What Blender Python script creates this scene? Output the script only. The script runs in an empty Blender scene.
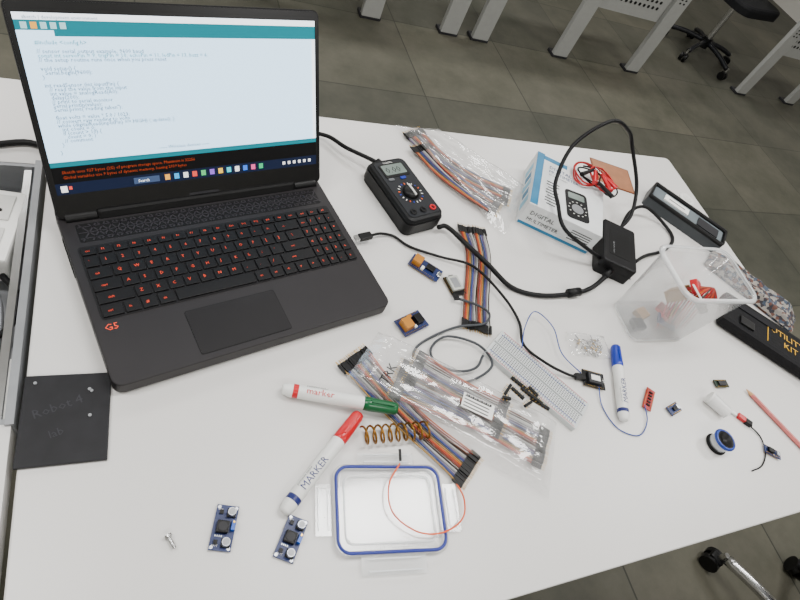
import bpy, bmesh, math, random
from mathutils import Matrix, Vector, noise
random.seed(7)
COL=bpy.context.scene.collection
# ---------------------------------------------------------------- materials
def lin(h):
    h=h.lstrip('#'); c=[int(h[i:i+2],16)/255 for i in (0,2,4)]
    return tuple((x/12.92 if x<=.04045 else ((x+.055)/1.055)**2.4) for x in c)
_M={}
def M(name,col='#888888',rough=.5,metal=0,var=.08,scale=40,emit=0,bump=0,bscale=200,trans=0,spec=None):
    if name in _M: return _M[name]
    m=bpy.data.materials.new(name); m.use_nodes=True; nt=m.node_tree; N=nt.nodes; L=nt.links
    b=N['Principled BSDF']; c=lin(col)
    if spec is None: spec=.25 if max(c)<.06 else .5
    tc=N.new('ShaderNodeTexCoord'); nz=N.new('ShaderNodeTexNoise'); nz.inputs['Scale'].default_value=scale; nz.inputs['Detail'].default_value=3
    L.new(tc.outputs['Object'],nz.inputs['Vector'])
    r=N.new('ShaderNodeValToRGB'); r.color_ramp.elements[0].position=.3; r.color_ramp.elements[1].position=.7
    r.color_ramp.elements[0].color=tuple(x*(1-var) for x in c)+(1,); r.color_ramp.elements[1].color=tuple(min(1,x*(1+var)) for x in c)+(1,)
    L.new(nz.outputs['Fac'],r.inputs['Fac']); L.new(r.outputs['Color'],b.inputs['Base Color'])
    b.inputs['Roughness'].default_value=rough; b.inputs['Metallic'].default_value=metal
    b.inputs['Specular IOR Level'].default_value=spec
    if trans: b.inputs['Transmission Weight'].default_value=trans
    if emit:
        L.new(r.outputs['Color'],b.inputs['Emission Color']); b.inputs['Emission Strength'].default_value=emit
    if bump:
        n2=N.new('ShaderNodeTexNoise'); n2.inputs['Scale'].default_value=bscale; L.new(tc.outputs['Object'],n2.inputs['Vector'])
        bp=N.new('ShaderNodeBump'); bp.inputs['Strength'].default_value=bump; bp.inputs['Distance'].default_value=.002
        L.new(n2.outputs['Fac'],bp.inputs['Height']); L.new(bp.outputs['Normal'],b.inputs['Normal'])
    _M[name]=m; return m
def clear(name,opacity=.25,col='#ffffff',rough=.12,var=.5,scale=30,bump=.6,gloss=.45,g0=.05):
    if name in _M: return _M[name]
    m=bpy.data.materials.new(name); m.use_nodes=True; nt=m.node_tree; N=nt.nodes; L=nt.links
    b=N['Principled BSDF']; b.inputs['Base Color'].default_value=lin(col)+(1,); b.inputs['Roughness'].default_value=.4
    tc=N.new('ShaderNodeTexCoord'); nz=N.new('ShaderNodeTexNoise'); nz.inputs['Scale'].default_value=scale; nz.inputs['Detail'].default_value=4
    L.new(tc.outputs['Object'],nz.inputs['Vector'])
    mr=N.new('ShaderNodeMapRange'); mr.inputs['From Min'].default_value=.35; mr.inputs['From Max'].default_value=.7
    mr.inputs['To Min'].default_value=opacity*(1-var); mr.inputs['To Max'].default_value=opacity*(1+var)
    L.new(nz.outputs['Fac'],mr.inputs['Value'])
    t=N.new('ShaderNodeBsdfTransparent'); mx=N.new('ShaderNodeMixShader'); o=N['Material Output']
    L.new(mr.outputs['Result'],mx.inputs['Fac']); L.new(t.outputs[0],mx.inputs[1]); L.new(b.outputs[0],mx.inputs[2])
    lw=N.new('ShaderNodeLayerWeight'); lw.inputs['Blend'].default_value=.5; gs=N.new('ShaderNodeBsdfGlossy'); gs.inputs['Roughness'].default_value=rough
    if bump:
        bp=N.new('ShaderNodeBump'); bp.inputs['Strength'].default_value=bump; bp.inputs['Distance'].default_value=.002
        L.new(nz.outputs['Fac'],bp.inputs['Height']); L.new(bp.outputs['Normal'],gs.inputs['Normal'])
    pw=N.new('ShaderNodeMath'); pw.operation='POWER'; pw.inputs[1].default_value=3.5; L.new(lw.outputs['Facing'],pw.inputs[0])
    ma=N.new('ShaderNodeMath'); ma.operation='MULTIPLY_ADD'; ma.inputs[1].default_value=gloss; ma.inputs[2].default_value=g0; L.new(pw.outputs[0],ma.inputs[0])
    m2=N.new('ShaderNodeMixShader'); L.new(ma.outputs[0],m2.inputs['Fac']); L.new(mx.outputs[0],m2.inputs[1]); L.new(gs.outputs[0],m2.inputs[2]); L.new(m2.outputs[0],o.inputs['Surface'])
    _M[name]=m; return m
# ---------------------------------------------------------------- mesh builder
def catmull(P,n=8,closed=False):
    P=[Vector(p) for p in P]
    if closed: Q=[P[-1]]+P+[P[0],P[1]]
    else: Q=[P[0]*2-P[1]]+P+[P[-1]*2-P[-2]]
    out=[]
    for i in range(1,len(Q)-2):
        a,b,c,d=Q[i-1],Q[i],Q[i+1],Q[i+2]
        for k in range(n):
            t=k/n; out.append(.5*((2*b)+(c-a)*t+(2*a-5*b+4*c-d)*t*t+(3*b-a-3*c+d)*t**3))
    if not closed: out.append(P[-1])
    return out
_T={}
def textgeo(s):
    if s in _T: return _T[s]
    cu=bpy.data.curves.new('t','FONT'); cu.body=s; cu.size=1; cu.resolution_u=1
    o=bpy.data.objects.new('t',cu); COL.objects.link(o)
    bpy.context.view_layer.update()
    dg=bpy.context.evaluated_depsgraph_get(); me=o.evaluated_get(dg).to_mesh()
    V=[v.co.copy() for v in me.vertices]; F=[tuple(p.vertices) for p in me.polygons]
    o.evaluated_get(dg).to_mesh_clear(); bpy.data.objects.remove(o); bpy.data.curves.remove(cu)
    _T[s]=(V,F); return _T[s]
class B:
    def __init__(s): s.V=[];s.F=[];s.I=[];s.S=[];s.m=[]
    def mi(s,m):
        if m not in s.m: s.m.append(m)
        return s.m.index(m)
    def add(s,V,F,m,sm=False,mat=None):
        o=len(s.V); i=s.mi(m)
        s.V+=[tuple(mat@Vector(v)) if mat else tuple(v) for v in V]
        for f in F: s.F.append(tuple(o+k for k in f)); s.I.append(i); s.S.append(sm)
    def box(s,c,size,m,rot=(0,0,0),bev=0,mat=None):
        T=Matrix.Translation(c)@Matrix.Rotation(rot[2],4,'Z')@Matrix.Rotation(rot[1],4,'Y')@Matrix.Rotation(rot[0],4,'X')
        if mat: T=mat@T
        bm=bmesh.new(); bmesh.ops.create_cube(bm,size=1); bmesh.ops.scale(bm,vec=size,verts=bm.verts)
        if bev: bmesh.ops.bevel(bm,geom=bm.edges[:],offset=bev,segments=2,affect='EDGES',profile=.6)
        bm.verts.index_update()
        s.add([v.co.copy() for v in bm.verts],[[v.index for v in f.verts] for f in bm.faces],m,False,T); bm.free()
    def cyl(s,p0,p1,r,m,r2=None,n=20,mat=None,sm=True):
        p0=Vector(p0);p1=Vector(p1); r2=r if r2 is None else r2
        q=(p1-p0).to_track_quat('Z','Y').to_matrix()
        V=[]
        for p,R in ((p0,r),(p1,r2)):
            for k in range(n):
                a=2*math.pi*k/n; V.append(p+q@Vector((R*math.cos(a),R*math.sin(a),0)))
        s.add(V,[(k,(k+1)%n,n+(k+1)%n,n+k) for k in range(n)],m,sm,mat)
        s.add(V[:n],[tuple(range(n-1,-1,-1))],m,False,mat); s.add(V[n:],[tuple(range(n))],m,False,mat)
    def lathe(s,c,prof,m,n=28,mat=None):
        V=[];F=[]
        for r,z in prof:
            for k in range(n):
                a=2*math.pi*k/n; V.append((c[0]+r*math.cos(a),c[1]+r*math.sin(a),c[2]+z))
        for j in range(len(prof)-1):
            for k in range(n): F.append((j*n+k,j*n+(k+1)%n,(j+1)*n+(k+1)%n,(j+1)*n+k))
        s.add(V,F,m,True,mat)
    def tube(s,P,r,m,n=8,res=6,smooth=True,closed=False,mat=None):
        P=catmull(P,res,closed) if smooth else [Vector(p) for p in P]
        L=len(P); V=[]; up=Vector((0,0,1))
        for i,p in enumerate(P):
            if closed: t=P[(i+1)%L]-P[i-1]
            else: t=P[min(i+1,L-1)]-P[max(i-1,0)]
            t=t.normalized() if t.length>1e-9 else Vector((1,0,0))
            a=up.cross(t)
            if a.length<.05: a=Vector((1,0,0)).cross(t)
            a.normalize(); b=t.cross(a); 
            if i==0: pa=a
            else:
                pa=(pa-t*pa.dot(t)); pa=pa.normalized() if pa.length>1e-6 else a
            b=t.cross(pa)
            for k in range(n):
                g=2*math.pi*k/n; V.append(p+(pa*math.cos(g)+b*math.sin(g))*r)
        F=[]
        for i in range(L if closed else L-1):
            j=(i+1)%L
            for k in range(n): F.append((i*n+k,i*n+(k+1)%n,j*n+(k+1)%n,j*n+k))
        if not closed: F.append(tuple(range(n-1,-1,-1))); F.append(tuple(range((L-1)*n,L*n)))
        s.add(V,F,m,True,mat)
    def outline(s,w,h,r,n=6):
        o=[]
        for cx,cy,a0 in ((w/2-r,h/2-r,0),(-w/2+r,h/2-r,90),(-w/2+r,-h/2+r,180),(w/2-r,-h/2+r,270)):
            for k in range(n+1):
                a=math.radians(a0+90*k/n); o.append((cx+r*math.cos(a),cy+r*math.sin(a)))
        return o
    def rrect(s,cx,cy,w,h,r,z0,z1,m,mat=None,rz=0,bev=0):
        T=Matrix.Translation((cx,cy,0))@Matrix.Rotation(rz,4,'Z')
        if mat: T=mat@T
        o=s.outline(w,h,r); n=len(o)
        rings=[(0,z0),(0,z1)] if not bev else [(0,z0),(0,z1-bev),(bev*.3,z1-bev*.3),(bev,z1)]
        V=[]
        for ins,z in rings:
            for x,y in s.outline(w-2*ins,h-2*ins,max(r-ins,.0001)): V.append((x,y,z))
        F=[]
        for j in range(len(rings)-1):
            for k in range(n): F.append((j*n+k,j*n+(k+1)%n,(j+1)*n+(k+1)%n,(j+1)*n+k))
        s.add(V,F,m,False,T); s.add(V[-n:],[tuple(range(n))],m,False,T); s.add(V[:n],[tuple(range(n-1,-1,-1))],m,False,T)
    def shell(s,levels,m,mat=None,bottom=True):
        V=[]
        for w,h,r,z in levels:
            V+=[(x,y,z) for x,y in s.outline(w,h,r)]
        n=len(V)//len(levels); F=[]
        for j in range(len(levels)-1):
            for k in range(n): F.append((j*n+k,j*n+(k+1)%n,(j+1)*n+(k+1)%n,(j+1)*n+k))
        if bottom: F.append(tuple(range(n-1,-1,-1)))
        s.add(V,F,m,True,mat)
    def text(s,t,size,x,y,z,m,mat=None,rz=0):
        V,F=textgeo(t)
        T=Matrix.Translation((x,y,z))@Matrix.Rotation(rz,4,'Z')@Matrix.Scale(size,4)
        if mat: T=mat@T
        s.add(V,F,m,False,T)
    def sheet(s,Q,z,amp,m,nu=40,nv=28,seed=0,mat=None,edge=.08,freq=28):
        Q=[Vector((q[0],q[1],0)) for q in Q]; V=[];F=[]
        for j in range(nv+1):
            for i in range(nu+1):
                u=i/nu;v=j/nv
                p=(Q[0]*(1-u)+Q[1]*u)*(1-v)+(Q[3]*(1-u)+Q[2]*u)*v
                e=min(min(u,1-u)/edge,min(v,1-v)/edge,1)
                h=noise.noise(Vector((p.x*freq+seed*7,p.y*freq,seed)))
                h2=noise.noise(Vector((p.x*freq*2.7,p.y*freq*2.7,seed+3)))
                wob=noise.noise(Vector((u*5+seed,v*5,9)))*.006*(1-e)
                V.append((p.x+wob,p.y+wob,z*(.25+.75*e)+amp*(abs(h)+.5*abs(h2))*(.4+.6*e)+.0008))
        for j in range(nv):
            for i in range(nu):
                a=j*(nu+1)+i; F.append((a,a+1,a+nu+2,a+nu+1))
        s.add(V,F,m,True,mat)
    def done(s,name,parent=None,mat=None):
        me=bpy.data.meshes.new(name); me.from_pydata(s.V,[],s.F)
        for m in s.m: me.materials.append(m)
        me.polygons.foreach_set('material_index',s.I); me.polygons.foreach_set('use_smooth',s.S); me.update()
        o=bpy.data.objects.new(name,me); COL.objects.link(o)
        if parent: o.parent=parent
        if mat: o.matrix_local=mat
        return o
def G(name,x=0,y=0,z=0,rz=0):
    e=bpy.data.objects.new(name,None); e.empty_display_size=.02; COL.objects.link(e)
    e.location=(x,y,z); e.rotation_euler=(0,0,rz); return e
D=math.radians
black=M('black_plastic','#0b0b0c',.45); rubber=M('black_cable_rubber','#08080a',.5); dkgrey=M('dark_grey_plastic','#2a2a2d',.5)
white=M('white_plastic','#e6e6e2',.4,var=.03); steel=M('bright_steel','#c8c8c8',.25,1); gold=M('gold_pins','#c9a24a',.3,1)
pcbblue=M('blue_pcb','#0a2054',.4); pcbred=M('red_pcb','#a0140f',.4); chip=M('ic_chip_black','#080809',.4); solder=M('solder_silver','#b8bbc0',.35,.9)
bluepl=M('blue_plastic','#0b2c9c',.35); redpl=M('red_plastic','#c00418',.3); greenpl=M('green_plastic','#02552c',.3); orangew=M('orange_wire','#e2560a',.4)
paper=M('white_paper','#eeeeea',.7,var=.02); ink=M('black_ink','#141418',.6)
bagm=clear('clear_polybag',.13,rough=.14,scale=60,bump=.5,gloss=.5,g0=.09); clearpl=clear('clear_hard_plastic',.15,'#f6fafc',.1,.2,10,.0,gloss=.5,g0=.05)
# ---------------------------------------------------------------- room
FZ=-.74
def floor_mat():
    m=bpy.data.materials.new('slate_floor_tiles'); m.use_nodes=True; nt=m.node_tree; N=nt.nodes; L=nt.links; b=N['Principled BSDF']
    tc=N.new('ShaderNodeTexCoord'); br=N.new('ShaderNodeTexBrick'); br.offset=0; br.inputs['Scale'].default_value=1
    br.inputs['Brick Width'].default_value=.6; br.inputs['Row Height'].default_value=.6; br.inputs['Mortar Size'].default_value=.003
    br.inputs['Color1'].default_value=lin('#4b4b45')+(1,); br.inputs['Color2'].default_value=lin('#605e55')+(1,); br.inputs['Mortar'].default_value=lin('#383934')+(1,)
    L.new(tc.outputs['Object'],br.inputs['Vector'])
    nz=N.new('ShaderNodeTexNoise'); nz.inputs['Scale'].default_value=2.6; nz.inputs['Detail'].default_value=9; nz.inputs['Roughness'].default_value=.72; L.new(tc.outputs['Object'],nz.inputs['Vector'])
    r=N.new('ShaderNodeValToRGB'); r.color_ramp.elements[0].position=.34;r.color_ramp.elements[1].position=.68
    r.color_ramp.elements[0].color=(.6,.63,.56,1); r.color_ramp.elements[1].color=(1.12,1.09,1.02,1); L.new(nz.outputs['Fac'],r.inputs['Fac'])
    mx=N.new('ShaderNodeMix'); mx.data_type='RGBA'; mx.blend_type='MULTIPLY'; mx.inputs[0].default_value=1
    L.new(br.outputs['Color'],mx.inputs[6]); L.new(r.outputs['Color'],mx.inputs[7]); L.new(mx.outputs[2],b.inputs['Base Color'])
    b.inputs['Roughness'].default_value=.5; b.inputs['Specular IOR Level'].default_value=.3; return m
b=B(); b.box((0.5,.5,FZ-.05),(9.4,9.4,.1),floor_mat()); b.done('floor')
wallm=M('painted_wall','#cfcdc6',.8,var=.03,scale=3)
X0,X1,Y0,Y1,CZ=-4,5,-4,5,2.1
for nm,c,sz in (('wall_left',(X0-.05,.5,.68),(.1,9,2.84)),('wall_right',(X1+.05,.5,.68),(.1,9,2.84)),('wall_front',(.5,Y0-.05,.68),(9.2,.1,2.84)),('wall_back',(.5,Y1+.05,.68),(9.2,.1,2.84))):
    b=B(); b.box(c,sz,wallm); b.done(nm)
b=B(); b.box((.5,.5,CZ+.05),(9.2,9.2,.1),M('ceiling_paint','#e8e8e4',.8,var=.02)); b.done('ceiling')
for nm,c,sz in (('baseboard_left',(X0+.01,.5,FZ+.05),(.02,9,.1)),('baseboard_back',(.5,Y1-.01,FZ+.05),(9,.02,.1))):
    b=B(); b.box(c,sz,dkgrey); b.done(nm)
# ---------------------------------------------------------------- main table
tablem=M('white_laminate','#d6d4d1',.34,var=.015,scale=6)
edgem=M('table_edge_band','#b9b8b4',.45,var=.02)
frame=M('grey_metal_frame','#8b8d90',.4,.3)
t=G('white_desk')
b=B(); b.rrect(-.645,-.4015,1.288,.803,.012,-.026,0,tablem,bev=.002); b.done('desk_top',t)
b=B(); b.rrect(-.645,-.4015,1.2885,.8035,.012,-.0255,-.003,edgem); b.done('edge_band',t)
b=B()
for x in (-1.2,-.09):
    for y in (-.72,-.09): b.box((x,y,-.383),(.05,.05,.714),frame,bev=.004)
    b.box((x,-.4,-.05),(.05,.6,.04),frame)
b.box((-.645,-.09,-.05),(1.1,.03,.04),frame); b.done('desk_frame',t)
t=G('adjoining_desk')
b=B()
b.box((-1.75,-.085,-.013),(.905,.17,.026),tablem); b.box((-1.75,-.67,-.013),(.905,.27,.026),tablem); b.box((-1.83,-.35,-.013),(.74,.37,.026),tablem)
b.done('desk_top',t)
b=B(); b.box((-1.38,-.352,-.07),(.16,.364,.004),M('tray_grey','#85878a',.5))
b.box((-1.2985,-.352,-.02),(.008,.37,.05),frame); b.box((-1.311,-.352,-.006),(.008,.366,.006),steel); b.box((-1.38,-.172,-.035),(.16,.006,.07),frame); b.box((-1.38,-.532,-.035),(.16,.006,.07),frame)
for x in (-1.4,-2.1):
    for y in (-.72,-.09): b.box((x,y,-.383),(.05,.05,.714),frame,bev=.004)
b.done('cable_tray',t)
s=G('power_socket_box',-1.345,-.27,-.045,D(-8))
b=B(); b.box((0,0,.02),(.062,.11,.045),white,bev=.004); b.box((.0,.025,.0435),(.04,.04,.003),M('socket_face','#c8c8c4',.4),bev=.001); b.box((.0,-.028,.0435),(.04,.04,.003),M('socket_face'),bev=.001)
for y in (.025,-.028):
    for dx,dy in ((-.008,-.006),(.008,-.006),(0,.009)): b.cyl((dx,y+dy,.044),(dx,y+dy,.0456),.003,chip,n=10)
b.done('socket_body',s)
s=G('tray_cable'); b=B()
b.tube([(-1.33,-.33,-.03),(-1.312,-.36,-.03),(-1.32,-.40,-.04),(-1.36,-.41,-.05),(-1.42,-.38,-.055)],.004,rubber)
b.tube([(-1.345,-.33,-.03),(-1.33,-.37,-.04),(-1.335,-.43,-.055),(-1.38,-.46,-.06)],.0035,frame); b.done('cable',s)
s=G('paper_label',-1.35,-.47,-.066,0); b=B(); b.box((0,0,0),(.07,.09,.001),paper)
for k in range(5): b.box((0,-.03+k*.014,.0008),(.05,.003,.0004),dkgrey)
b.done('label_sheet',s)
s=G('grommet_cover_plate',-1.2505,-.535,0,D(-1.5)); b=B()
pl=M('worn_black_plate','#19191c',.5,var=.2,scale=60)
b.box((0,0,.0025),(.080,.098,.004),pl,bev=.001)
for x,y in ((.02,.03),(.022,-.0),(.022,.028),(-.03,.04)): b.cyl((x,y,.0045),(x,y,.0056),.0017,frame,n=10)
b.text('Robot 4',.014,-.028,.0,.0048,M('pencil_mark','#2e2e33',.6),rz=D(20)); b.text('lab',.012,-.012,-.022,.0048,M('pencil_mark'),rz=D(20)); b.done('plate',s)
# ---------------------------------------------------------------- laptop
W=.357; la=1.0759
lp=G('laptop',-1.2057,-.5154,0,.2706)
deck=M('laptop_deck','#1c191b',.5,var=.05,spec=.35); keym=M('laptop_key','#0b0a0c',.5); legend=M('orange_key_legend','#e8421c',.5,emit=.3,var=0)
padm=M('touchpad','#141214',.4,spec=.35); vent=M('vent_black','#050506',.6)
b=B(); b.rrect(W/2,.1325,W,.265,.012,.004,.022,deck,bev=.0015); b.rrect(W/2,.1325,W-.01,.255,.01,.0005,.006,vent)
b.done('laptop_base',lp)
b=B()
b.rrect(W/2,.138,.337,.107,.004,.0215,.0223,M('keyboard_well','#121113',.55))
u=.0187
def row(y,h,ws,labs,x=.0115):
    out=[]
    for w,l in zip(ws,labs):
        if l is not None: out.append((x,y-.0195,w*u,h,l))
        x+=w*u
    return out
K=[]
K+=row(.197,.012,[.94]*15+[.93]*4,['esc']+['F%d'%i for i in range(1,13)]+['prt','del','hm','end','pu','pd'])
K+=row(.179,.017,[.9]+[1]*12+[1.9]+[.78]*4,['`','1','2','3','4','5','6','7','8','9','0','-','=','<-','nm','/','*','-'])
K+=row(.161,.017,[1.4]+[1]*12+[1.4]+[.78]*4,['tab']+list('QWERTYUIOP[]')+['\\','7','8','9','+'])
K+=row(.143,.017,[1.7]+[1]*11+[2.1]+[.78]*4,['caps']+list("ASDFGHJKL;'")+['ent','4','5','6','+'])
K+=row(.125,.017,[2.2]+[1]*10+[2.6]+[.78]*4,['shift']+list('ZXCVBNM,./')+['shift','1','2','3','e'])
K+=row(.107,.017,[1.3,1,1,1.1,5.4,1.1,1,1,1,.9]+[.78]*4,['ctrl','fn','#','alt',' ','alt','ctl','<','v','>','0','0','.','e'])
for x,y,w,h,l in K:
    b.box((x+w/2,y+h/2-.0015,.0235),(w-.0024,h-.0016,.0024),keym,bev=.0006)
    if l.strip():
        sz=.0060 if len(l)==1 else .0040
        b.text(l,sz,x+w*.3,y+h*.3,.0249,legend)
b.done('keyboard',lp)
b=B()
b.rrect(.152,.039,.114,.062,.003,.0218,.0223,vent); b.rrect(.152,.039,.1125,.0605,.003,.022,.0225,padm); b.done('touchpad',lp)
b=B(); gv=M('vent_fin','#2b282c',.45)
b.rrect(W/2,.2125,.325,.029,.003,.0215,.0223,vent)
for k in range(30):
    x=.024+k*.0105
    for sgn in (-1,1): b.box((x+.005,.2125,.0224),(.0016,.032,.0005),gv,rot=(0,0,sgn*D(36)))
for y in (.2035,.2125,.2215): b.box((W/2,y,.0224),(.322,.0012,.0005),gv)
b.text('G',.012,.010,.070,.0224,legend); b.text('5',.012,.019,.070,.0224,legend)
b.done('vent_grille',lp)
b=B()
for y in (.15,.175,.2): b.box((W+.0003,y,.012),(.0012,.013,.005),steel,bev=.0003)
for k in range(10): b.box((.002,.16+k*.006,.012),(.006,.003,.006),vent)
b.done('side_ports',lp)
LT=Matrix.Translation((W/2,.235,.022))@Matrix.Rotation(la,4,'X')
b=B(); lidm=M('laptop_lid','#151517',.45); bez=M('screen_bezel','#060607',.3,spec=.4)
b.rrect(0,.1215,W,.237,.009,-.008,0,lidm); b.rrect(0,.1215,W-.003,.234,.008,-.001,.0006,bez)
b.box((0,.003,-.004),(.27,.016,.016),black,bev=.004); b.cyl((-.17,.002,-.004),(-.135,.002,-.004),.008,black); b.cyl((.17,.002,-.004),(.135,.002,-.004),.008,black)
b.box((0,.013,.0006),(.04,.003,.0005),dkgrey)
b.done('screen_lid',lp,LT)
b=B(); SW,SH,SB=.344,.194,.033
def em(n,c='#f0f0f0',s=1.0): return M('screen_'+n,c,.6,emit=s,var=0,spec=.2)
def q(x0,x1,t0,t1,m,z=.0009):
    xa=-SW/2+x0*SW; xb=-SW/2+x1*SW; ya=SB+SH*(1-t1); yb=SB+SH*(1-t0)
    b.add([(xa,ya,z),(xb,ya,z),(xb,yb,z),(xa,yb,z)],[(0,1,2,3)],m)
teal=em('teal','#04727f',.6); pale=em('editor','#bfe0fa',1.7); whit=em('white','#f0f7ff',1.4); dark=em('console','#020203',.3); task=em('taskbar','#0c1730',.5); ltx=em('code','#4a6c86',.45); org=em('orange','#a83c14',.35); tcol=em('tealcode','#2f8f9a',.5)
q(0,1,0,.035,whit);q(0,1,.035,.115,teal);q(0,.1,.085,.115,pale,.001);q(0,1,.115,.80,pale);q(0,1,.80,.83,teal);q(0,1,.83,.93,dark);q(0,1,.93,1,task,.001)
q(.985,1,.115,.80,whit,.001)
icon=['#e8a33c','#2aa0e0','#f0f0f0','#d8483c','#4bb36a','#8a5ad0','#f2c230','#3ac0d0','#ffffff','#2f6fe0','#e05090','#20b070']
for k in range(5): q(.015+k*.026,.032+k*.026,.045,.078,em('btn','#9fcdd2',.8) if k!=1 else em('i0','#e8a33c',.8),.0012)
for k in range(12): q(.36+k*.034,.378+k*.034,.945,.982,em('i%d'%k,icon[k],.8),.0014)
q(.25,.34,.945,.985,em('search','#3b4c6c',.6),.0014); q(.015,.035,.945,.985,em('btnw','#f0f0f0',.8),.0014); q(.04,.05,.95,.97,em('i3','#d8483c'),.0014)
for k in range(6): q(.84+k*.024,.852+k*.024,.952,.974,em('btnw'),.0014)
lines=['#include <config.h>','','// sensor serial output example, 9600 baud','const int servoPin = 9, trigPin = 10, echoPin = 11, ledPin = 13, buzz = 6;','// the setup routine runs once when you press reset','','void setup() {','  Serial.begin(9600);','}','','int readSensor (int inputPin) {','  // read the value from the input','  int value = analogRead(A0);','  delay(200);','  // print to serial monitor','  Serial.println(value);','  Serial.print("reading taken");','','  float volts = value * 5.0 / 1023;','  // convert raw reading to volts','  while (digitalRead(inputPin) == HIGH) { update(); }','    int count = 0;','    if (count > 10) {','      count = 0; }','    // comment','  }','','}']
for i,l in enumerate(lines):
    if l: b.text(l,.0062,-SW/2+.014,SB+SH*(1-.155-i*.0222),.0012,tcol if l.startswith(('#','const')) else ltx)
b.text('----- Wireless devices -----',.006,-.05,SB+SH*.225,.0012,ltx)
for i,l in enumerate(['Sketch uses 927 bytes (2%) of program storage space. Maximum is 32256','Global variables use 9 bytes of dynamic memory, leaving 2039 bytes']):
    b.text(l,.0052,-SW/2+.01,SB+SH*(.128-i*.032),.0012,org)
b.text('sketch | development environment',.005,-SW/2+.008,SB+SH*.971,.0012,ltx); b.text('Search',.005,-SW/2+SW*.265,SB+SH*.025,.0016,whit)
b.done('display',lp,LT)
# ---------------------------------------------------------------- cables
g=G('laptop_charger_cable'); b=B()
b.tube([(-1.42,-.14,.006),(-1.36,-.145,.005),(-1.31,-.135,.005),(-1.27,-.165,.008),(-1.245,-.205,.012)],.0042,rubber)
b.cyl((-1.262,-.18,.012),(-1.243,-.222,.012),.0055,black); b.done('cable',g)
g=G('usb_cable'); b=B()
b.box((-.868,-.289,.012),(.022,.012,.007),black,rot=(0,0,.27),bev=.0015); b.box((-.882,-.2925,.012),(.008,.010,.004),steel,rot=(0,0,.27))
b.tube([(-.86,-.287,.012),(-.838,-.278,.007),(-.815,-.28,.004),(-.792,-.301,.004),(-.745,-.322,.006),(-.694,-.345,.011),(-.661,-.403,.011),(-.645,-.448,.004),(-.66,-.492,.011),(-.635,-.526,.013),(-.60,-.545,.008),(-.583,-.549,.006)],.0022,rubber)
b.box((-.578,-.55,.006),(.018,.010,.006),black,rot=(0,0,D(-12)),bev=.001); b.done('cable',g)
g=G('grey_coiled_cable'); b=B(); gc=M('grey_cable','#3c3f43',.45)
P=[(-.742,-.405,.009),(-.715,-.418,.011),(-.70,-.435,.012),(-.715,-.452,.011),(-.758,-.452,.006),(-.802,-.464,.003),(-.836,-.483,.003),(-.842,-.512,.003),(-.81,-.537,.004),(-.768,-.54,.009),(-.727,-.52,.010),(-.735,-.485,.007),(-.782,-.468,.0075),(-.812,-.484,.005),(-.812,-.508,.006),(-.785,-.524,.008),(-.755,-.522,.010),(-.738,-.505,.012)]
b.tube(P,.0019,gc); b.box((-.745,-.402,.009),(.008,.009,.005),black,bev=.001); b.done('cable',g)
g=G('power_adapter',-.378,-.312,0,D(-30)); b=B()
b.rrect(0,0,.068,.114,.006,.0,.036,M('adapter_black','#0c0c0e',.5),bev=.003); b.rrect(0,0,.044,.07,.002,.036,.0363,black); b.text('AC/DC ADAPTER',.004,-.012,-.03,.0364,frame,rz=D(90)); b.box((0,0,.017),(.0685,.1145,.001),chip)
b.done('adapter_brick',g)
Gi=Matrix.Rotation(D(30),4,'Z')@Matrix.Translation((.378,.312,0))
def gl(P): return [tuple(Gi@Vector(p)) for p in P]
b=B()
b.tube(gl([(-.736,-.268,.016),(-.715,-.264,.012),(-.69,-.305,.013),(-.67,-.345,.017),(-.632,-.383,.005),(-.58,-.40,.005),(-.512,-.398,.006),(-.468,-.388,.007),(-.435,-.372,.012),(-.412,-.356,.017)]),.0042,rubber)
b.tube(gl([(-.525,-.399,.0085),(-.50,-.396,.0085)]),.0078,black,smooth=False,n=16); b.tube(gl([(-.43,-.368,.015),(-.405,-.352,.017)]),.006,black,smooth=False); b.done('power_lead',g)
b=B()
b.tube(gl([(-.42,-.335,.02),(-.46,-.325,.035),(-.52,-.30,.06),(-.515,-.25,.068),(-.50,-.20,.075),(-.465,-.15,.12),(-.40,-.13,.165),(-.345,-.13,.15),(-.315,-.14,.12),(-.29,-.19,.07),(-.31,-.24,.04),(-.34,-.262,.02)]),.0036,rubber,res=8)
b.tube(gl([(-.335,-.262,.018),(-.29,-.22,.03),(-.23,-.20,.025),(-.18,-.225,.008),(-.175,-.265,.004),(-.22,-.296,.004),(-.29,-.315,.008),(-.335,-.335,.015)]),.0034,rubber,res=8); b.done('output_lead',g)
# ---------------------------------------------------------------- multimeter
g=G('multimeter',-.783,-.202,0,D(18)); b=B(); mmb=M('multimeter_body','#101113',.5); lcd=M('lcd_grey_green','#6d7a74',.25); yl=M('dial_grey','#5a5d61',.4)
b.rrect(0,0,.074,.136,.012,.001,.036,mmb,bev=.006); b.rrect(0,0,.078,.140,.014,.008,.026,black)
b.rrect(0,.0,.062,.122,.008,.035,.0368,M('multimeter_face','#1c1e22',.45)); b.rrect(0,.04,.05,.03,.003,.036,.0376,chip); b.rrect(0,.041,.043,.022,.002,.037,.0379,lcd)
b.text('0.00',.018,-.018,.034,.0381,ink)
b.lathe((0,-.013,.0366),[(.0,.008),(.006,.008),(.011,.007),(.014,.005),(.0145,0)],black); b.box((0,-.013,.0445),(.003,.024,.003),white,bev=.0008)
for k in range(20):
    a=2*math.pi*k/20; b.box((.0205*math.cos(a),-.013+.0205*math.sin(a),.0369),(.0035,.0015,.0005),[white,orangew,bluepl,white][k%4],rot=(0,0,a))
for x in (-.02,.0,.02): b.lathe((x,-.051,.0366),[(.0055,0),(.0055,.0022),(.003,.0022),(.003,.0)],redpl if x>0 else black,n=16)
for x in (-.018,.006): b.rrect(x,.0205,.011,.005,.002,.0365,.0382,bluepl if x>0 else yl)
b.text('DIGITAL',.005,-.012,.056,.037,white); b.done('meter_body',g)
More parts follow.
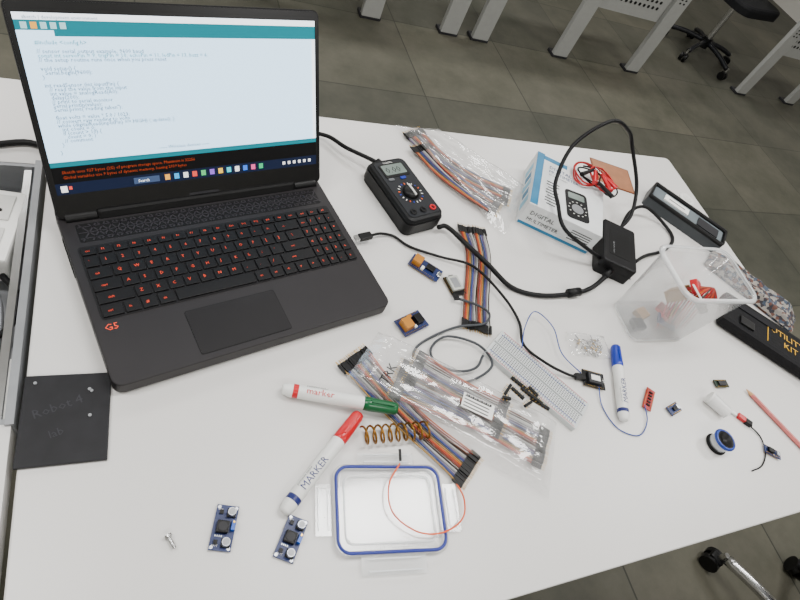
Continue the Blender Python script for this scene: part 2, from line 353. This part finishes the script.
b=B(); b.tube([(.0,.066,.02),(-.012,.085,.02),(-.04,.125,.016),(-.055,.16,.012),(-.085,.185,.006)],.0036,rubber); b.cyl((0,.062,.02),(-.004,.08,.02),.006,black); b.done('probe_lead',g)
# ---------------------------------------------------------------- ribbons
wcols=['#5e2c12','#8a1c10','#c4580c','#a07a38','#4a4038','#16387c','#5c4a70','#77777a','#b4b4b0','#2a1c14']
wm=[M('jumper_wire_%d'%i,c,.45) for i,c in enumerate(wcols)]
def ribbon(name,path,w0,w1,n,z=.004,off=0,par=None,seed=0,wm_w=.75):
    rnd=random.Random(seed); P=catmull([(p[0],p[1],0) for p in path],6); L=len(P); b=B()
    tv=[]
    for i in range(L):
        t=(P[min(i+1,L-1)]-P[max(i-1,0)]).normalized(); tv.append(t)
    for k in range(n):
        s=(k+.5)/n-.5; jit=rnd.uniform(-.0008,.0008); zz=z+rnd.uniform(-.0006,.0012); pts=[]
        for i in range(L):
            f=i/(L-1); w=(w0*(1-f)+w1*f)*(1-(1-wm_w)*max(0,math.sin(math.pi*f))**.5)
            nrm=Vector((-tv[i].y,tv[i].x,0)); p=P[i]+nrm*(s*w+jit*math.sin(f*9+k)); p.z=zz+.0012*math.sin(f*7+k*.6+seed); pts.append(p)
        b.tube(pts,.00105,wm[(k+off)%10],n=6,smooth=False)
        for end,i in ((0,0),(1,L-1)):
            c=pts[i].copy(); a=math.atan2(tv[i].y,tv[i].x); b.box(tuple(c),(.015,.0024,.0025),black,rot=(0,0,a))
            d=tv[i]*(-1 if end==0 else 1); b.cyl(c+d*.007,c+d*.0125,.0004,gold,n=5)
    return b.done('wires',par)
g=G('jumper_wire_ribbon'); ribbon('r',[(-.663,-.262),(-.672,-.32),(-.705,-.40),(-.725,-.452)],.056,.05,20,.004,0,g,1,.85)
g=G('jumper_wire_ribbon.001'); ribbon('r',[(-.927,-.494),(-.90,-.54),(-.86,-.60),(-.816,-.655)],.052,.052,20,.004,3,g,2,.8)
def bagged(name,path,w,quad,seed,off,label,second=None,z=.006):
    g=G(name); ribbon('r',path,w,w,20,z,off,g,seed,.85)
    if second: ribbon('r',second,w,w,18,z+.004,off+4,g,seed+5,.85)
    b=B(); b.sheet(quad,z+.010,.005,bagm,seed=seed); b.done('plastic_bag',g)
    if label:
        b=B(); x,y,r,w_,h_=label; T=Matrix.Translation((x,y,z+.018))@Matrix.Rotation(r,4,'Z')
        b.box((0,0,0),(w_,h_,.0004),paper,mat=T)
        for k in range(4): b.box((-.002,-h_*.35+k*h_*.22,.0004),(w_*.8,h_*.06,.0002),ink,mat=T)
        for k in range(12): b.box((-w_*.4+k*w_*.07,h_*.38,.0004),(w_*.03*(1+k%2),h_*.16,.0002),ink,mat=T)
        b.done('bag_label',g)
    return g
bagged('bagged_jumper_wires',[(-.705,-.025),(-.675,-.08),(-.625,-.135),(-.56,-.175)],.05,[(-.742,-.006),(-.66,-.006),(-.495,-.155),(-.60,-.27)],3,6,None,[(-.705,-.07),(-.68,-.125),(-.645,-.17),(-.600,-.21)])
bagged('bagged_jumper_wires.001',[(-.872,-.53),(-.82,-.565),(-.76,-.60),(-.70,-.645)],.06,[(-.945,-.52),(-.885,-.455),(-.655,-.615),(-.715,-.71)],4,1,(-.785,-.585,D(-33),.045,.022),[(-.85,-.52),(-.80,-.56),(-.75,-.60)],z=.011)
g=bpy.data.objects['bagged_jumper_wires.001']; b=B(); b.text('TRK',.017,0,0,0,ink,mat=Matrix.Translation((-.902,-.542,.026))@Matrix.Rotation(D(48),4,'Z')); b.done('bag_print',g)
# ---------------------------------------------------------------- breadboard
g=G('breadboard',-.658,-.546,0,D(-52.9)); b=B(); bb=M('breadboard_white','#c6caca',.4,var=.02); hole=M('breadboard_hole','#3a3f42',.7)
b.rrect(0,0,.165,.055,.002,0,.0095,bb,bev=.0006); b.box((0,0,.0096),(.163,.003,.0004),M('breadboard_groove','#858a8a',.5))
for x in range(44):
    for y in list(range(-5,0))+list(range(1,6)):
        cx,cy=-.077+x*.00358,y*.0034+(.0008 if y>0 else -.0008)-.0*y
        b.add([(cx-.0009,cy-.0009,.00975),(cx+.0009,cy-.0009,.00975),(cx+.0009,cy+.0009,.00975),(cx-.0009,cy+.0009,.00975)],[(0,1,2,3)],hole)
for x in range(40):
    for y in (-.0238,-.0212,.0212,.0238): b.box((-.075+x*.0038,y,.0097),(.0015,.0012,.0002),hole)
for y in (-.0258,-.0192,.0192,.0258): b.box((0,y,.0097),(.158,.0006,.0003),redpl if abs(y)>.022 else bluepl)
b.done('board',g)
# ---------------------------------------------------------------- product box
g=G('multimeter_carton',0,0,0,0); T=Matrix.Translation((-.559,-.234,0))@Matrix.Rotation(D(-30.8),4,'Z'); b=B(); bw,bd,bh=.147,.165,.052
cart=M('carton_white','#dcdfe0',.5,var=.03); cy=M('carton_cyan','#0f6f98',.45)
b.box((bw/2,bd/2,bh/2),(bw,bd,bh),cart,bev=.001,mat=T)
b.box((.008,bd/2,bh+.0003),(.015,bd-.004,.0006),cy,mat=T); b.box((.04,bd-.012,bh+.0003),(.05,.012,.0006),cy,mat=T)
for k in range(5): b.box((-.0003,.03+k*.025,bh*.5),(.0006,.016,.022 if k%2 else .03),cy if k%2 else M('carton_lightblue','#7fb6cf',.5),mat=T)
b.box((bw/2,-.0003,.006),(bw-.004,.0006,.006),cy,mat=T)
FT=T@Matrix.Translation((0,-.0008,0))@Matrix.Rotation(D(90),4,'X')
tb=M('carton_text_blue','#12386c',.5)
b.text('DIGITAL',.013,.012,.030,0,ink,mat=FT); b.text('MULTIMETER',.011,.012,.016,0,ink,mat=FT)
for k in range(5): b.box((.115,-.0004,.018+k*.005),(.04,.0005,.0015),ink,mat=T)
T2=T@Matrix.Translation((.092,.052,bh+.0004))@Matrix.Rotation(D(8),4,'Z')
b.rrect(0,0,.046,.078,.008,0,.0006,mmb,mat=T2); b.rrect(0,.024,.034,.016,.002,.0006,.001,lcd,mat=T2); b.lathe((0,-.01,0),[(0,.0012),(.012,.0012)],frame,mat=T2)
for k in range(12): b.box((.018*math.cos(k*.524),-.01+.018*math.sin(k*.524),.0011),(.003,.0015,.0003),white,mat=T2)
b.text('DIGITAL',.013,.028,.125,bh+.0006,tb,mat=T); b.text('MULTIMETER',.011,.028,.113,bh+.0006,tb,mat=T); b.text('data hold / backlight',.005,.028,.105,bh+.0006,ink,mat=T)
for k in range(9): b.box((.04,.02+k*.008,bh+.0003),(.026 if k%3 else .018,.0022,.0004),ink,mat=T)
b.done('carton',g)
g=G('test_probe_leads'); b=B(); rw=M('red_wire','#b0060c',.4)
def coil(cx,cy,z,r,n,m,th=.0016,sx=1,sy=.7,rot=0):
    P=[]
    for k in range(n*10+1):
        a=2*math.pi*k/10; rr=r*(1+.18*math.sin(a*.37+k)); x=rr*math.cos(a)*sx; y=rr*math.sin(a)*sy
        P.append((cx+x*math.cos(rot)-y*math.sin(rot),cy+x*math.sin(rot)+y*math.cos(rot),z+.0022*k/10+.002*math.sin(a*1.7)))
    b.tube(P,th,m,res=3,n=6)
coil(-.395,-.155,.057,.036,3,rw,rot=.5); coil(-.370,-.175,.064,.032,3,rw,rot=1.2); coil(-.385,-.165,.060,.030,2,rubber,rot=2); coil(-.36,-.19,.062,.026,1,rubber,rot=1)
for x,y,a,m in ((-.40,-.19,1.0,redpl),(-.37,-.21,1.5,redpl),(-.42,-.17,.4,black),(-.35,-.20,2.0,redpl),(-.375,-.225,1.9,black)):
    d=Vector((math.cos(a),math.sin(a),0)); p=Vector((x,y,.070)); b.cyl(p,p+d*.04,.0045,m,r2=.003,n=12); b.cyl(p+d*.04,p+d*.055,.0008,steel,n=6)
b.done('leads',g)
g=G('copper_clad_board',-.235,-.085,0,D(-18)); b=B(); b.box((0,0,.001),(.10,.08,.0016),M('copper_board','#7c482a',.5,.2,var=.1,scale=80),bev=.0002); b.box((0,0,.00195),(.094,.074,.0003),M('copper_board_mask','#9a6644',.45,.1,var=.12)); b.done('board',g)
# ---------------------------------------------------------------- plastic container
g=G('clear_plastic_container',-.372,-.458,0,D(-2)); b=B()
b.shell([(.118,.074,.014,.001),(.124,.080,.016,.005),(.148,.098,.02,.138),(.157,.107,.022,.140),(.159,.109,.022,.145)],clearpl)
b.shell([(.120,.075,.015,.0055),(.146,.096,.02,.138)],clearpl)
rimm=clear('clear_rim',.55,'#f2f5f7',.1,.1,5,0)
b.shell([(.156,.106,.022,.139),(.161,.111,.022,.1425),(.157,.107,.022,.146),(.148,.098,.02,.146)],rimm,bottom=False)
b.shell([(.119,.075,.014,.0012),(.124,.080,.016,.004),(.125,.081,.016,.007)],rimm,bottom=False)
b.done('container_shell',g)
b=B()
b.box((-.04,-.012,.013),(.024,.020,.010),M('dark_relay','#1b1a20',.4),bev=.001); b.box((-.018,.01,.012),(.024,.02,.01),M('kraft_tan','#8d6b3c',.7),bev=.001,rot=(0,0,.3)); b.box((.03,.01,.02),(.05,.03,.004),pcbred,rot=(0,.3,.5)); b.box((.02,-.012,.02),(.04,.02,.004),pcbblue,rot=(.3,.2,-.4)); b.box((.045,.0,.03),(.03,.02,.015),black,rot=(.2,.4,.9),bev=.002)
b.box((.045,.015,.085),(.04,.025,.012),redpl,rot=(.4,.5,.2),bev=.002); b.box((.035,.0,.09),(.05,.03,.002),paper,rot=(.2,.5,.3)); b.box((.04,-.015,.08),(.03,.02,.014),black,rot=(.5,.2,.9),bev=.002); b.box((.03,.02,.06),(.04,.02,.03),M('kraft_tan'),rot=(.5,.2,.4))
for k in range(12): b.tube([(.0+.006*k,-.02,.01),(.03,.024-.004*k,.06+.004*k),(.055,.0,.105),(.02+.005*k,-.015,.085)],.0014,[rw,wm[k%5]][k%2],n=6,res=5)
b.done('loose_parts',g)
# ---------------------------------------------------------------- case with dark frame + tape roll + pouch
g=G('component_case',-.112,-.212,0,D(-48)); b=B()
b.rrect(0,0,.185,.062,.006,.0,.022,M('case_base','#3c4043',.45),bev=.002)
b.shell([(.185,.062,.006,.022),(.185,.062,.006,.03),(.177,.054,.004,.03),(.177,.054,.004,.0225)],black,bottom=False)
b.rrect(0,0,.172,.05,.004,.022,.0235,M('case_insert','#6d767b',.3)); b.box((.05,.0,.025),(.05,.03,.003),dkgrey,bev=.0005); b.box((-.03,.004,.025),(.06,.022,.003),paper); b.box((-.03,.004,.0268),(.04,.002,.0004),ink); b.done('case',g)
g=G('tape_roll',-.068,-.158,0); b=B(); b.lathe((0,0,0),[(.010,.001),(.018,.001),(.019,.003),(.019,.017),(.018,.019),(.010,.019),(.010,.001)],white); b.done('roll',g)
g=G('patterned_pouch',-.047,-.395,0,D(-55)); b=B()
def patm():
    m=M('floral_fabric','#8a7a70',.8); nt=m.node_tree; N=nt.nodes; L=nt.links; bs=N['Principled BSDF']
    tc=N.new('ShaderNodeTexCoord'); v=N.new('ShaderNodeTexVoronoi'); v.inputs['Scale'].default_value=170; L.new(tc.outputs['Object'],v.inputs['Vector'])
    r=N.new('ShaderNodeValToRGB'); r.color_ramp.interpolation='CONSTANT'; e=r.color_ramp.elements
    e[0].color=lin('#2c2a30')+(1,); e[1].position=.8; e[1].color=lin('#8f8880')+(1,)
    for p,c in ((.25,'#5c3a30'),(.42,'#84807a'),(.6,'#3a4656')): x=e.new(p); x.color=lin(c)+(1,)
    s=N.new('ShaderNodeSeparateColor'); L.new(v.outputs['Color'],s.inputs[0]); L.new(s.outputs[0],r.inputs['Fac']); L.new(r.outputs['Color'],bs.inputs['Base Color']); return m
b.sheet([(-.10,-.03),(.11,-.03),(.11,.03),(-.10,.03)],.02,.008,patm(),seed=11,edge=.15); b.box((0.005,0,.003),(.205,.055,.005),M('floral_fabric')); b.done('pouch',g)
g=G('black_tool_sleeve',-.095,-.522,0,D(-44)); b=B(); cloth=M('black_cloth','#0b0b0e',.75,bump=.3); yt=M('yellow_print','#c89a08',.5)
b.box((0,0,.014),(.235,.085,.024),cloth,bev=.009); b.box((-.055,.018,.027),(.09,.014,.003),M('black_webbing','#19191d',.8),bev=.001); b.text('UTILITY',.021,-.018,.006,.0268,yt); b.text('KIT',.021,.010,-.018,.0268,yt); b.box((-.07,-.02,.028),(.03,.02,.004),black,bev=.001)
for x in (-.024,.085): b.box((x,-.003,.0268),(.0015,.05,.0006),yt)
b.done('sleeve',g)
# ---------------------------------------------------------------- markers
def marker(name,p0,p1,capm,bodytxt,txtm,r=.0085,pitch=0,tsz=1.35):
    g=G(name); p0=Vector((p0[0],p0[1],0));p1=Vector((p1[0],p1[1],0));d=(p1-p0).normalized(); L=(p1-p0).length; b=B()
    q_=Matrix.Translation((p0.x,p0.y,r+.0003))@Matrix.Rotation(math.atan2(d.y,d.x),4,'Z')@Matrix.Rotation(-pitch,4,'Y'); T=q_@Matrix.Rotation(D(90),4,'Y')
    b.lathe((0,0,0),[(0,0),(r*.6,0),(r*.78,.002),(r*.85,.006),(r*.98,.008),(r*.98,L*.74)],white,mat=T)
    b.lathe((0,0,0),[(r*.6,L*.68),(r,L*.70),(r*1.04,L*.75),(r*.92,L*.97),(r*.75,L),(0,L)],capm,mat=T)
    b.box((-r*1.05,0,L*.86),(.0025,.0035,L*.2),capm,mat=T,bev=.0006)
    T2=q_@Matrix.Translation((0,0,r))
    b.text(bodytxt,r*tsz,L*.2,-r*.5,.0002,txtm,mat=T2)
    b.text('permanent marker',r*.4,L*.2,r*.6,-.0008,ink,mat=T2)
    b.lathe((0,0,0),[(r*.99,L*.09),(r*.995,L*.13),(r*.99,L*.135)],txtm,mat=T)
    b.done('marker_body',g); return g
navy=M('navy_print','#0d1a60',.4)
marker('marker_pen',(-1.046,-.668),(-.940,-.570),redpl,'MARKER',navy)
marker('marker_pen.001',(-1.028,-.527),(-.892,-.572),greenpl,'marker',redpl,pitch=.055)
marker('marker_pen.002',(-.537,-.627),(-.482,-.505),bluepl,'MARKER',navy)
g=G('coil_spring'); b=B(); P=[]
for k in range(9*14+1):
    a=2*math.pi*k/14; f=k/(9*14); P.append((-.943+.09*f,-.598-.004*f+.0105*math.cos(a),.0125+.0105*math.sin(a)))
b.tube(P,.0014,M('bronze_spring','#8a6228',.35,.9),smooth=False,n=8); b.done('coil',g)
# ---------------------------------------------------------------- food box lid with blue gasket
g=G('food_box_lid',-.927,-.684,0,D(-9)); b=B()
b.rrect(0,0,.128,.095,.014,.002,.004,clearpl)
b.shell([(.130,.097,.015,.0005),(.132,.099,.015,.008),(.122,.089,.012,.009),(.120,.087,.012,.004)],clearpl,bottom=False)
b.shell([(.108,.075,.010,.004),(.107,.074,.010,.0065),(.104,.071,.009,.0065),(.103,.070,.009,.004)],rimm,bottom=False)
o=b.outline(.125,.092,.014); b.tube([(x,y,.0095) for x,y in o],.0019,M('blue_silicone_gasket','#1a2a84',.4),smooth=False,closed=True)
for c,sz in (((0,.057,.005),(.07,.014,.002)),((0,-.058,.005),(.075,.020,.002)),((-.077,.0,.005),(.018,.055,.002)),((.077,.0,.005),(.018,.055,.002))):
    b.box(c,sz,clearpl,bev=.0006)
    for o_ in (-.3,.3):
        if sz[0]>sz[1]: b.box((c[0],c[1]+o_*sz[1],.0068),(sz[0]*.8,.0016,.0018),rimm)
        else: b.box((c[0]+o_*sz[0],c[1],.0068),(.0016,sz[1]*.8,.0018),rimm)
b.done('lid',g)
g=G('orange_jumper_wire'); b=B()
b.tube([(-.905,-.638,.013),(-.925,-.66,.014),(-.928,-.69,.013),(-.905,-.715,.013),(-.875,-.722,.014),(-.845,-.712,.012),(-.833,-.69,.008),(-.836,-.668,.005)],.0010,orangew)
b.box((-.902,-.628,.013),(.0026,.014,.0026),black,rot=(0,0,-.2)); b.done('wire',g)
# ---------------------------------------------------------------- buck converter modules
def module(name,x,y,rz):
    g=G(name,x,y,0,rz); b=B()
    b.box((0,0,.0028),(.022,.044,.0016),pcbblue,bev=.0002)
    for yy in (-.0145,.0145): b.box((.0045,yy,.0046),(.009,.009,.002),chip,bev=.0005); b.cyl((.0045,yy,.0056),(.0045,yy,.012),.004,solder); b.cyl((.0045,yy,.012),(.0045,yy,.0122),.0034,frame); b.box((-.0055,yy,.0046),(.004,.004,.003),chip)
    b.box((-.0015,.0,.0065),(.012,.012,.006),chip,bev=.001); b.cyl((-.0015,0,.0095),(-.0015,0,.0102),.0045,dkgrey)
    b.box((.0085,.002,.0065),(.004,.0095,.007),M('trimpot_blue','#1a50b0',.35),bev=.0003); b.cyl((.0085,.005,.0100),(.0085,.005,.0112),.0012,gold,n=8)
    for xx in (-.0085,.0085):
        for yy in (-.0195,.0195): b.cyl((xx,yy,.0034),(xx,yy,.0042),.0018,solder,n=10)
    b.text('IN+',.003,-.009,.0165,.0037,white); b.text('OUT',.003,-.009,-.0185,.0037,white)
    for k in range(4): b.box((-.007+.002*k,-.0085,.0042),(.001,.0016,.0012),solder)
    b.cyl((-.0085,.019,0),(-.0085,.019,.003),.001,gold,n=6); b.cyl((.0085,-.019,0),(.0085,-.019,.003),.001,gold,n=6); b.done('module_board',g)
module('buck_converter_module',-1.106,-.671,D(-17)); module('buck_converter_module.001',-1.041,-.694,D(-31))
g=G('small_screw',-1.155,-.676,0,D(115)); b=B(); b.cyl((-.006,0,.0034),(.006,0,.0036),.0017,steel,n=10); b.cyl((.006,0,.0042),(.0085,0,.0042),.004,steel,n=14)
for k in range(6): b.cyl((-.005+k*.0018,0,.0034),(-.0044+k*.0018,0,.0034),.0021,steel,n=10)
b.done('screw',g)
# ---------------------------------------------------------------- boards by cables
def board(name,x,y,rz,w,h,pcb,parts,z=0,sc=1):
    g=G(name,x,y,z,rz); g.scale=(sc,sc,sc); b=B(); b.box((0,0,.004),(w,h,.0016),pcb,bev=.0002)
    for k in range(int(w/.0028)): 
        for s in (-1,1): b.cyl((-w/2+.0022+k*.00254,s*(h/2-.0015),.0),(-w/2+.0022+k*.00254,s*(h/2-.0015),.0062),.0005,gold,n=5)
    for c,sz,m in parts: b.box(c,sz,m,bev=.0004)
    b.done('circuit_board',g); return g
yc=M('yellow_connector','#b0700c',.4)
board('usb_sensor_module',-.778,-.343,D(-42),.044,.022,pcbblue,[((-.013,0,.0085),(.012,.014,.008),yc),((.006,.002,.0065),(.012,.009,.003),chip),((.020,0,.0062),(.006,.008,.003),steel),((-.003,-.006,.0065),(.004,.006,.004),white)],sc=1.2)
board('microcontroller_board',-.737,-.377,D(-80),.036,.026,chip,[((-.002,0,.0075),(.026,.019,.005),M('shield_white','#b8bab2',.35,.1)),((-.002,0,.0101),(.018,.012,.0005),frame),((-.016,0,.0065),(.005,.008,.003),steel)])
board('relay_module',-.830,-.442,D(22),.038,.024,pcbblue,[((-.010,0,.009),(.012,.014,.010),yc),((.008,0,.008),(.01,.012,.008),chip),((.0,.008,.007),(.006,.004,.004),yc),((.0,-.006,.006),(.004,.004,.003),white)],sc=1.2)
board('motor_driver_board',-.553,-.556,D(-20),.038,.028,chip,[((0,0,.0075),(.024,.018,.005),dkgrey),((0,0,.0103),(.016,.009,.0006),white),((.014,0,.0065),(.004,.008,.003),steel)])
board('led_strip_board',-.463,-.598,D(45),.042,.015,pcbred,[((-.013+.0065*k,0,.0058),(.003,.006,.002),chip) for k in range(5)])
board('sensor_board',-.422,-.619,D(15),.026,.016,pcbblue,[((0,0,.0062),(.008,.006,.003),chip),((.008,0,.0062),(.005,.008,.003),solder)])
board('display_board',-.285,-.588,D(-5),.030,.014,M('green_pcb','#1a2c20',.4),[((0,0,.0062),(.018,.009,.003),dkgrey)])
board('sensor_board.001',-.262,-.712,D(-35),.030,.014,pcbblue,[((-.005,0,.0068),(.01,.008,.004),chip),((.008,0,.0065),(.005,.006,.003),solder)])
g=G('thin_blue_wire'); b=B(); bw_=M('blue_wire','#163a8c',.4)
b.tube([(-.668,-.498,.014),(-.65,-.465,.018),(-.617,-.437,.016),(-.592,-.465,.012),(-.596,-.51,.010),(-.575,-.545,.008)],.0009,bw_)
b.tube([(-.55,-.568,.005),(-.558,-.60,.002),(-.548,-.635,.002),(-.515,-.65,.002),(-.488,-.632,.003),(-.478,-.606,.005)],.0009,bw_); b.done('wire',g)
for i,(x,y,a,l,z) in enumerate([(-.735,-.568,40,.02,.028),(-.722,-.575,-55,.022,.028),(-.708,-.560,-50,.03,.022),(-.700,-.580,-48,.035,.026),(-.681,-.568,-60,.018,.0098),(-.712,-.592,20,.014,.028),(-.685,-.590,-40,.03,.018),(-.742,-.58,-20,.012,.028)]):
    g=G('pin_header_strip' if i==0 else 'pin_header_strip.%03d'%i,x+.004,y+.001,z,D(a)); b=B(); b.box((0,0,.0015),(l,.004,.0035),chip)
    for k in range(int(l/.00254)): b.cyl((-l/2+.0012+k*.00254,-.0042,.0015),(-l/2+.0012+k*.00254,.0058,.0015),.0005,chip if k%2 else gold,n=4)
    b.done('header',g)
g=G('bag_of_screws',-.525,-.498,0,D(-8)); b=B(); rnd=random.Random(3)
for k in range(34):
    x=rnd.uniform(-.025,.02);y=rnd.uniform(-.012,.011);a=rnd.uniform(0,6.3); p=Vector((x,y,rnd.uniform(.002,.006))); d=Vector((math.cos(a),math.sin(a),0))
    b.cyl(p,p+d*.009,.0011,[steel,frame][k%2],n=6); b.cyl(p-d*.001,p,.0024,[steel,gold][k%2],n=8)
b.sheet([(-.045,-.02),(.03,-.022),(.032,.02),(-.043,.022)],.009,.003,bagm,seed=21,nu=14,nv=10); b.done('bag',g)
g=G('solder_spool',-.372,-.683,0,0); b=B()
b.lathe((0,0,0),[(.0,.001),(.017,.001),(.0175,.0025),(.0135,.0035),(.0135,.018),(.0165,.019),(.0175,.0205),(.017,.022),(.009,.022),(.008,.018),(.0,.018)],black)
b.lathe((0,0,0),[(.0137,.004),(.0150,.006),(.0150,.016),(.0137,.018)],solder)
b.lathe((0,0,0),[(.014,.0222),(.0165,.0222),(.0180,.0205),(.0178,.0188)],M('blue_spool_rim','#163a98',.4)); b.done('spool',g)
g=G('white_plastic_cap',-.33,-.628,0,D(-58)); b=B(); b.cyl((-.019,0,.0115),(.016,0,.0115),.011,clear('frosted_cap',.75,'#f2f2f0',.4,.1,5,0),r2=.0098); b.cyl((-.022,0,.0115),(-.0185,0,.0115),.0113,white); b.done('cap',g)
g=G('micro_connector_lead'); b=B()
b.box((-.285,-.65,.004),(.014,.010,.006),redpl,rot=(0,0,-.8),bev=.001); b.box((-.296,-.640,.003),(.012,.006,.004),white,rot=(0,0,-.8),bev=.0008); b.box((-.277,-.66,.004),(.012,.010,.007),black,rot=(0,0,-.8),bev=.001)
b.tube([(-.275,-.665,.003),(-.265,-.685,.002),(-.275,-.71,.002),(-.30,-.728,.002),(-.328,-.732,.002)],.0011,rubber); b.tube([(-.30,-.632,.003),(-.315,-.62,.002),(-.318,-.605,.002)],.0009,rw); b.done('lead',g)
g=G('pink_pencil'); b=B(); pk=M('pink_lacquer','#c8706c',.35); p0=Vector((-.228,-.615,.0042)); p1=Vector((-.165,-.765,.0042)); d=(p1-p0).normalized()
b.cyl(p0,p1,.0038,pk,n=6,sm=False); b.cyl(p0,p0-d*.012,.0038,M('pencil_wood','#c89868',.6),r2=.0008,n=12); b.cyl(p1,p1+d*.008,.0039,steel,n=12); b.done('pencil',g)
# ---------------------------------------------------------------- background desks
legm=M('leg_white_metal','#9a9b98',.45,var=.03); 
perf=M('perforation_dark','#1a1b19',.6)
def studydesk(name,xl,xr):
    g=G(name); b=B()
    for x in (xl,xr):
        b.box((x,1.78,-.38),(.10,.03,.70),legm,bev=.004); b.box((x,1.80,-.732),(.11,.07,.016),dkgrey,bev=.003); b.box((x,1.95,-.04),(.05,.40,.03),legm)
        for k in range(9): 
            for s in (-1,1): b.box((x+s*.015,1.7645,-.25-k*.02+.12),(.012,.002,.009),perf)
    b.done('legs',g)
    b=B(); b.box(((xl+xr)/2,1.80,-.23),(xr-xl,.006,.40),legm)
    n=int((xr-xl-.16)/.034)
    for i in range(n):
        for j in range(5): b.cyl((xl+.09+i*.034,1.7975,-.36+j*.034),(xl+.09+i*.034,1.7945,-.36+j*.034),.009,perf,n=8)
    b.done('modesty_panel',g)
    b=B(); b.box(((xl+xr)/2,1.97,-.012),(xr-xl+.12,.44,.024),tablem,bev=.003); b.done('top',g)
studydesk('study_desk',-.70,-.14); studydesk('study_desk.001',.305,.50); studydesk('study_desk.002',1.055,1.63); studydesk('study_desk.003',2.69,3.25)
def chair(name,x,y,rz,seat='#0f1013'):
    g=G(name,x,y,FZ,rz); sm=M(name.split('.')[0]+'_seat',seat,.7,bump=.3); cm=M('chair_grey_nylon','#1b1c1f',.45); b=B()
    for k in range(5):
        a=2*math.pi*k/5+D(90); c,s=math.cos(a),math.sin(a)
        b.tube([(.03*c,.03*s,.11),(.16*c,.16*s,.10),(.27*c,.27*s,.075)],.016,steel if name=='office_chair' else cm,n=10)
        px,py=.28*c,.28*s; b.cyl((px,py,.05),(px,py,.085),.008,steel,n=10)
        for sd in (-1,1): b.cyl((px-s*.006*sd,py+c*.006*sd,.027),(px-s*.024*sd,py+c*.024*sd,.027),.026,black,n=18)
        b.box((px,py,.045),(.04,.03,.02),black,rot=(0,0,a),bev=.006)
    b.cyl((0,0,.07),(0,0,.14),.035,black); b.cyl((0,0,.14),(0,0,.42),.022,steel); b.done('star_base',g)
    b=B(); b.rrect(0,0,.46,.44,.09,.41,.47,sm,bev=.02); b.done('seat',g)
    b=B(); b.box((0,-.22,.52),(.06,.02,.26),black,bev=.004); b.rrect(0,0,.42,.42,.08,0,.04,sm,bev=.015,mat=Matrix.Translation((0,-.25,.80))@Matrix.Rotation(D(80),4,'X')); b.done('backrest',g)
chair('office_chair',.39,-1.12,D(20))
chair('office_chair.001',2.55,2.2,D(190))
# ---------------------------------------------------------------- lights
def area(nm,x,y,sx,sy,p,col=(1,.985,.965)):
    l=bpy.data.lights.new(nm,'AREA'); l.shape='RECTANGLE'; l.size=sx; l.size_y=sy; l.energy=p; l.color=col
    o=bpy.data.objects.new(nm,l); o.location=(x,y,CZ-.03); COL.objects.link(o)
for i,(x,y) in enumerate([(-2.2,-.3),(-.2,-.3),(1.8,-.3),(-2.2,2.4),(-.2,2.4),(2.0,2.4),(-1.0,-2.6),(1.2,-2.6)]):
    area('ceiling_light_lamp' if i==0 else 'ceiling_light_lamp.%03d'%i,x,y,1.2,.3,38)
w=bpy.data.worlds.new('w'); bpy.context.scene.world=w; w.use_nodes=True; w.node_tree.nodes['Background'].inputs[0].default_value=(.8,.85,.9,1); w.node_tree.nodes['Background'].inputs[1].default_value=.3
# ---------------------------------------------------------------- camera
R=Matrix(((.90984,-.24757,.33302),(-.02223,-.83046,-.55664),(.41436,.49905,-.76108))).transposed()
Rb=R@Matrix(((1,0,0),(0,-1,0),(0,0,-1)))
cd=bpy.data.cameras.new('camera'); co=bpy.data.objects.new('camera',cd); COL.objects.link(co)
co.matrix_world=Matrix.Translation((-1.1684,-.8003,.6125))@Rb.to_4x4(); cd.sensor_width=36; cd.lens=547.55*36/800; cd.clip_start=.01
bpy.context.scene.camera=co
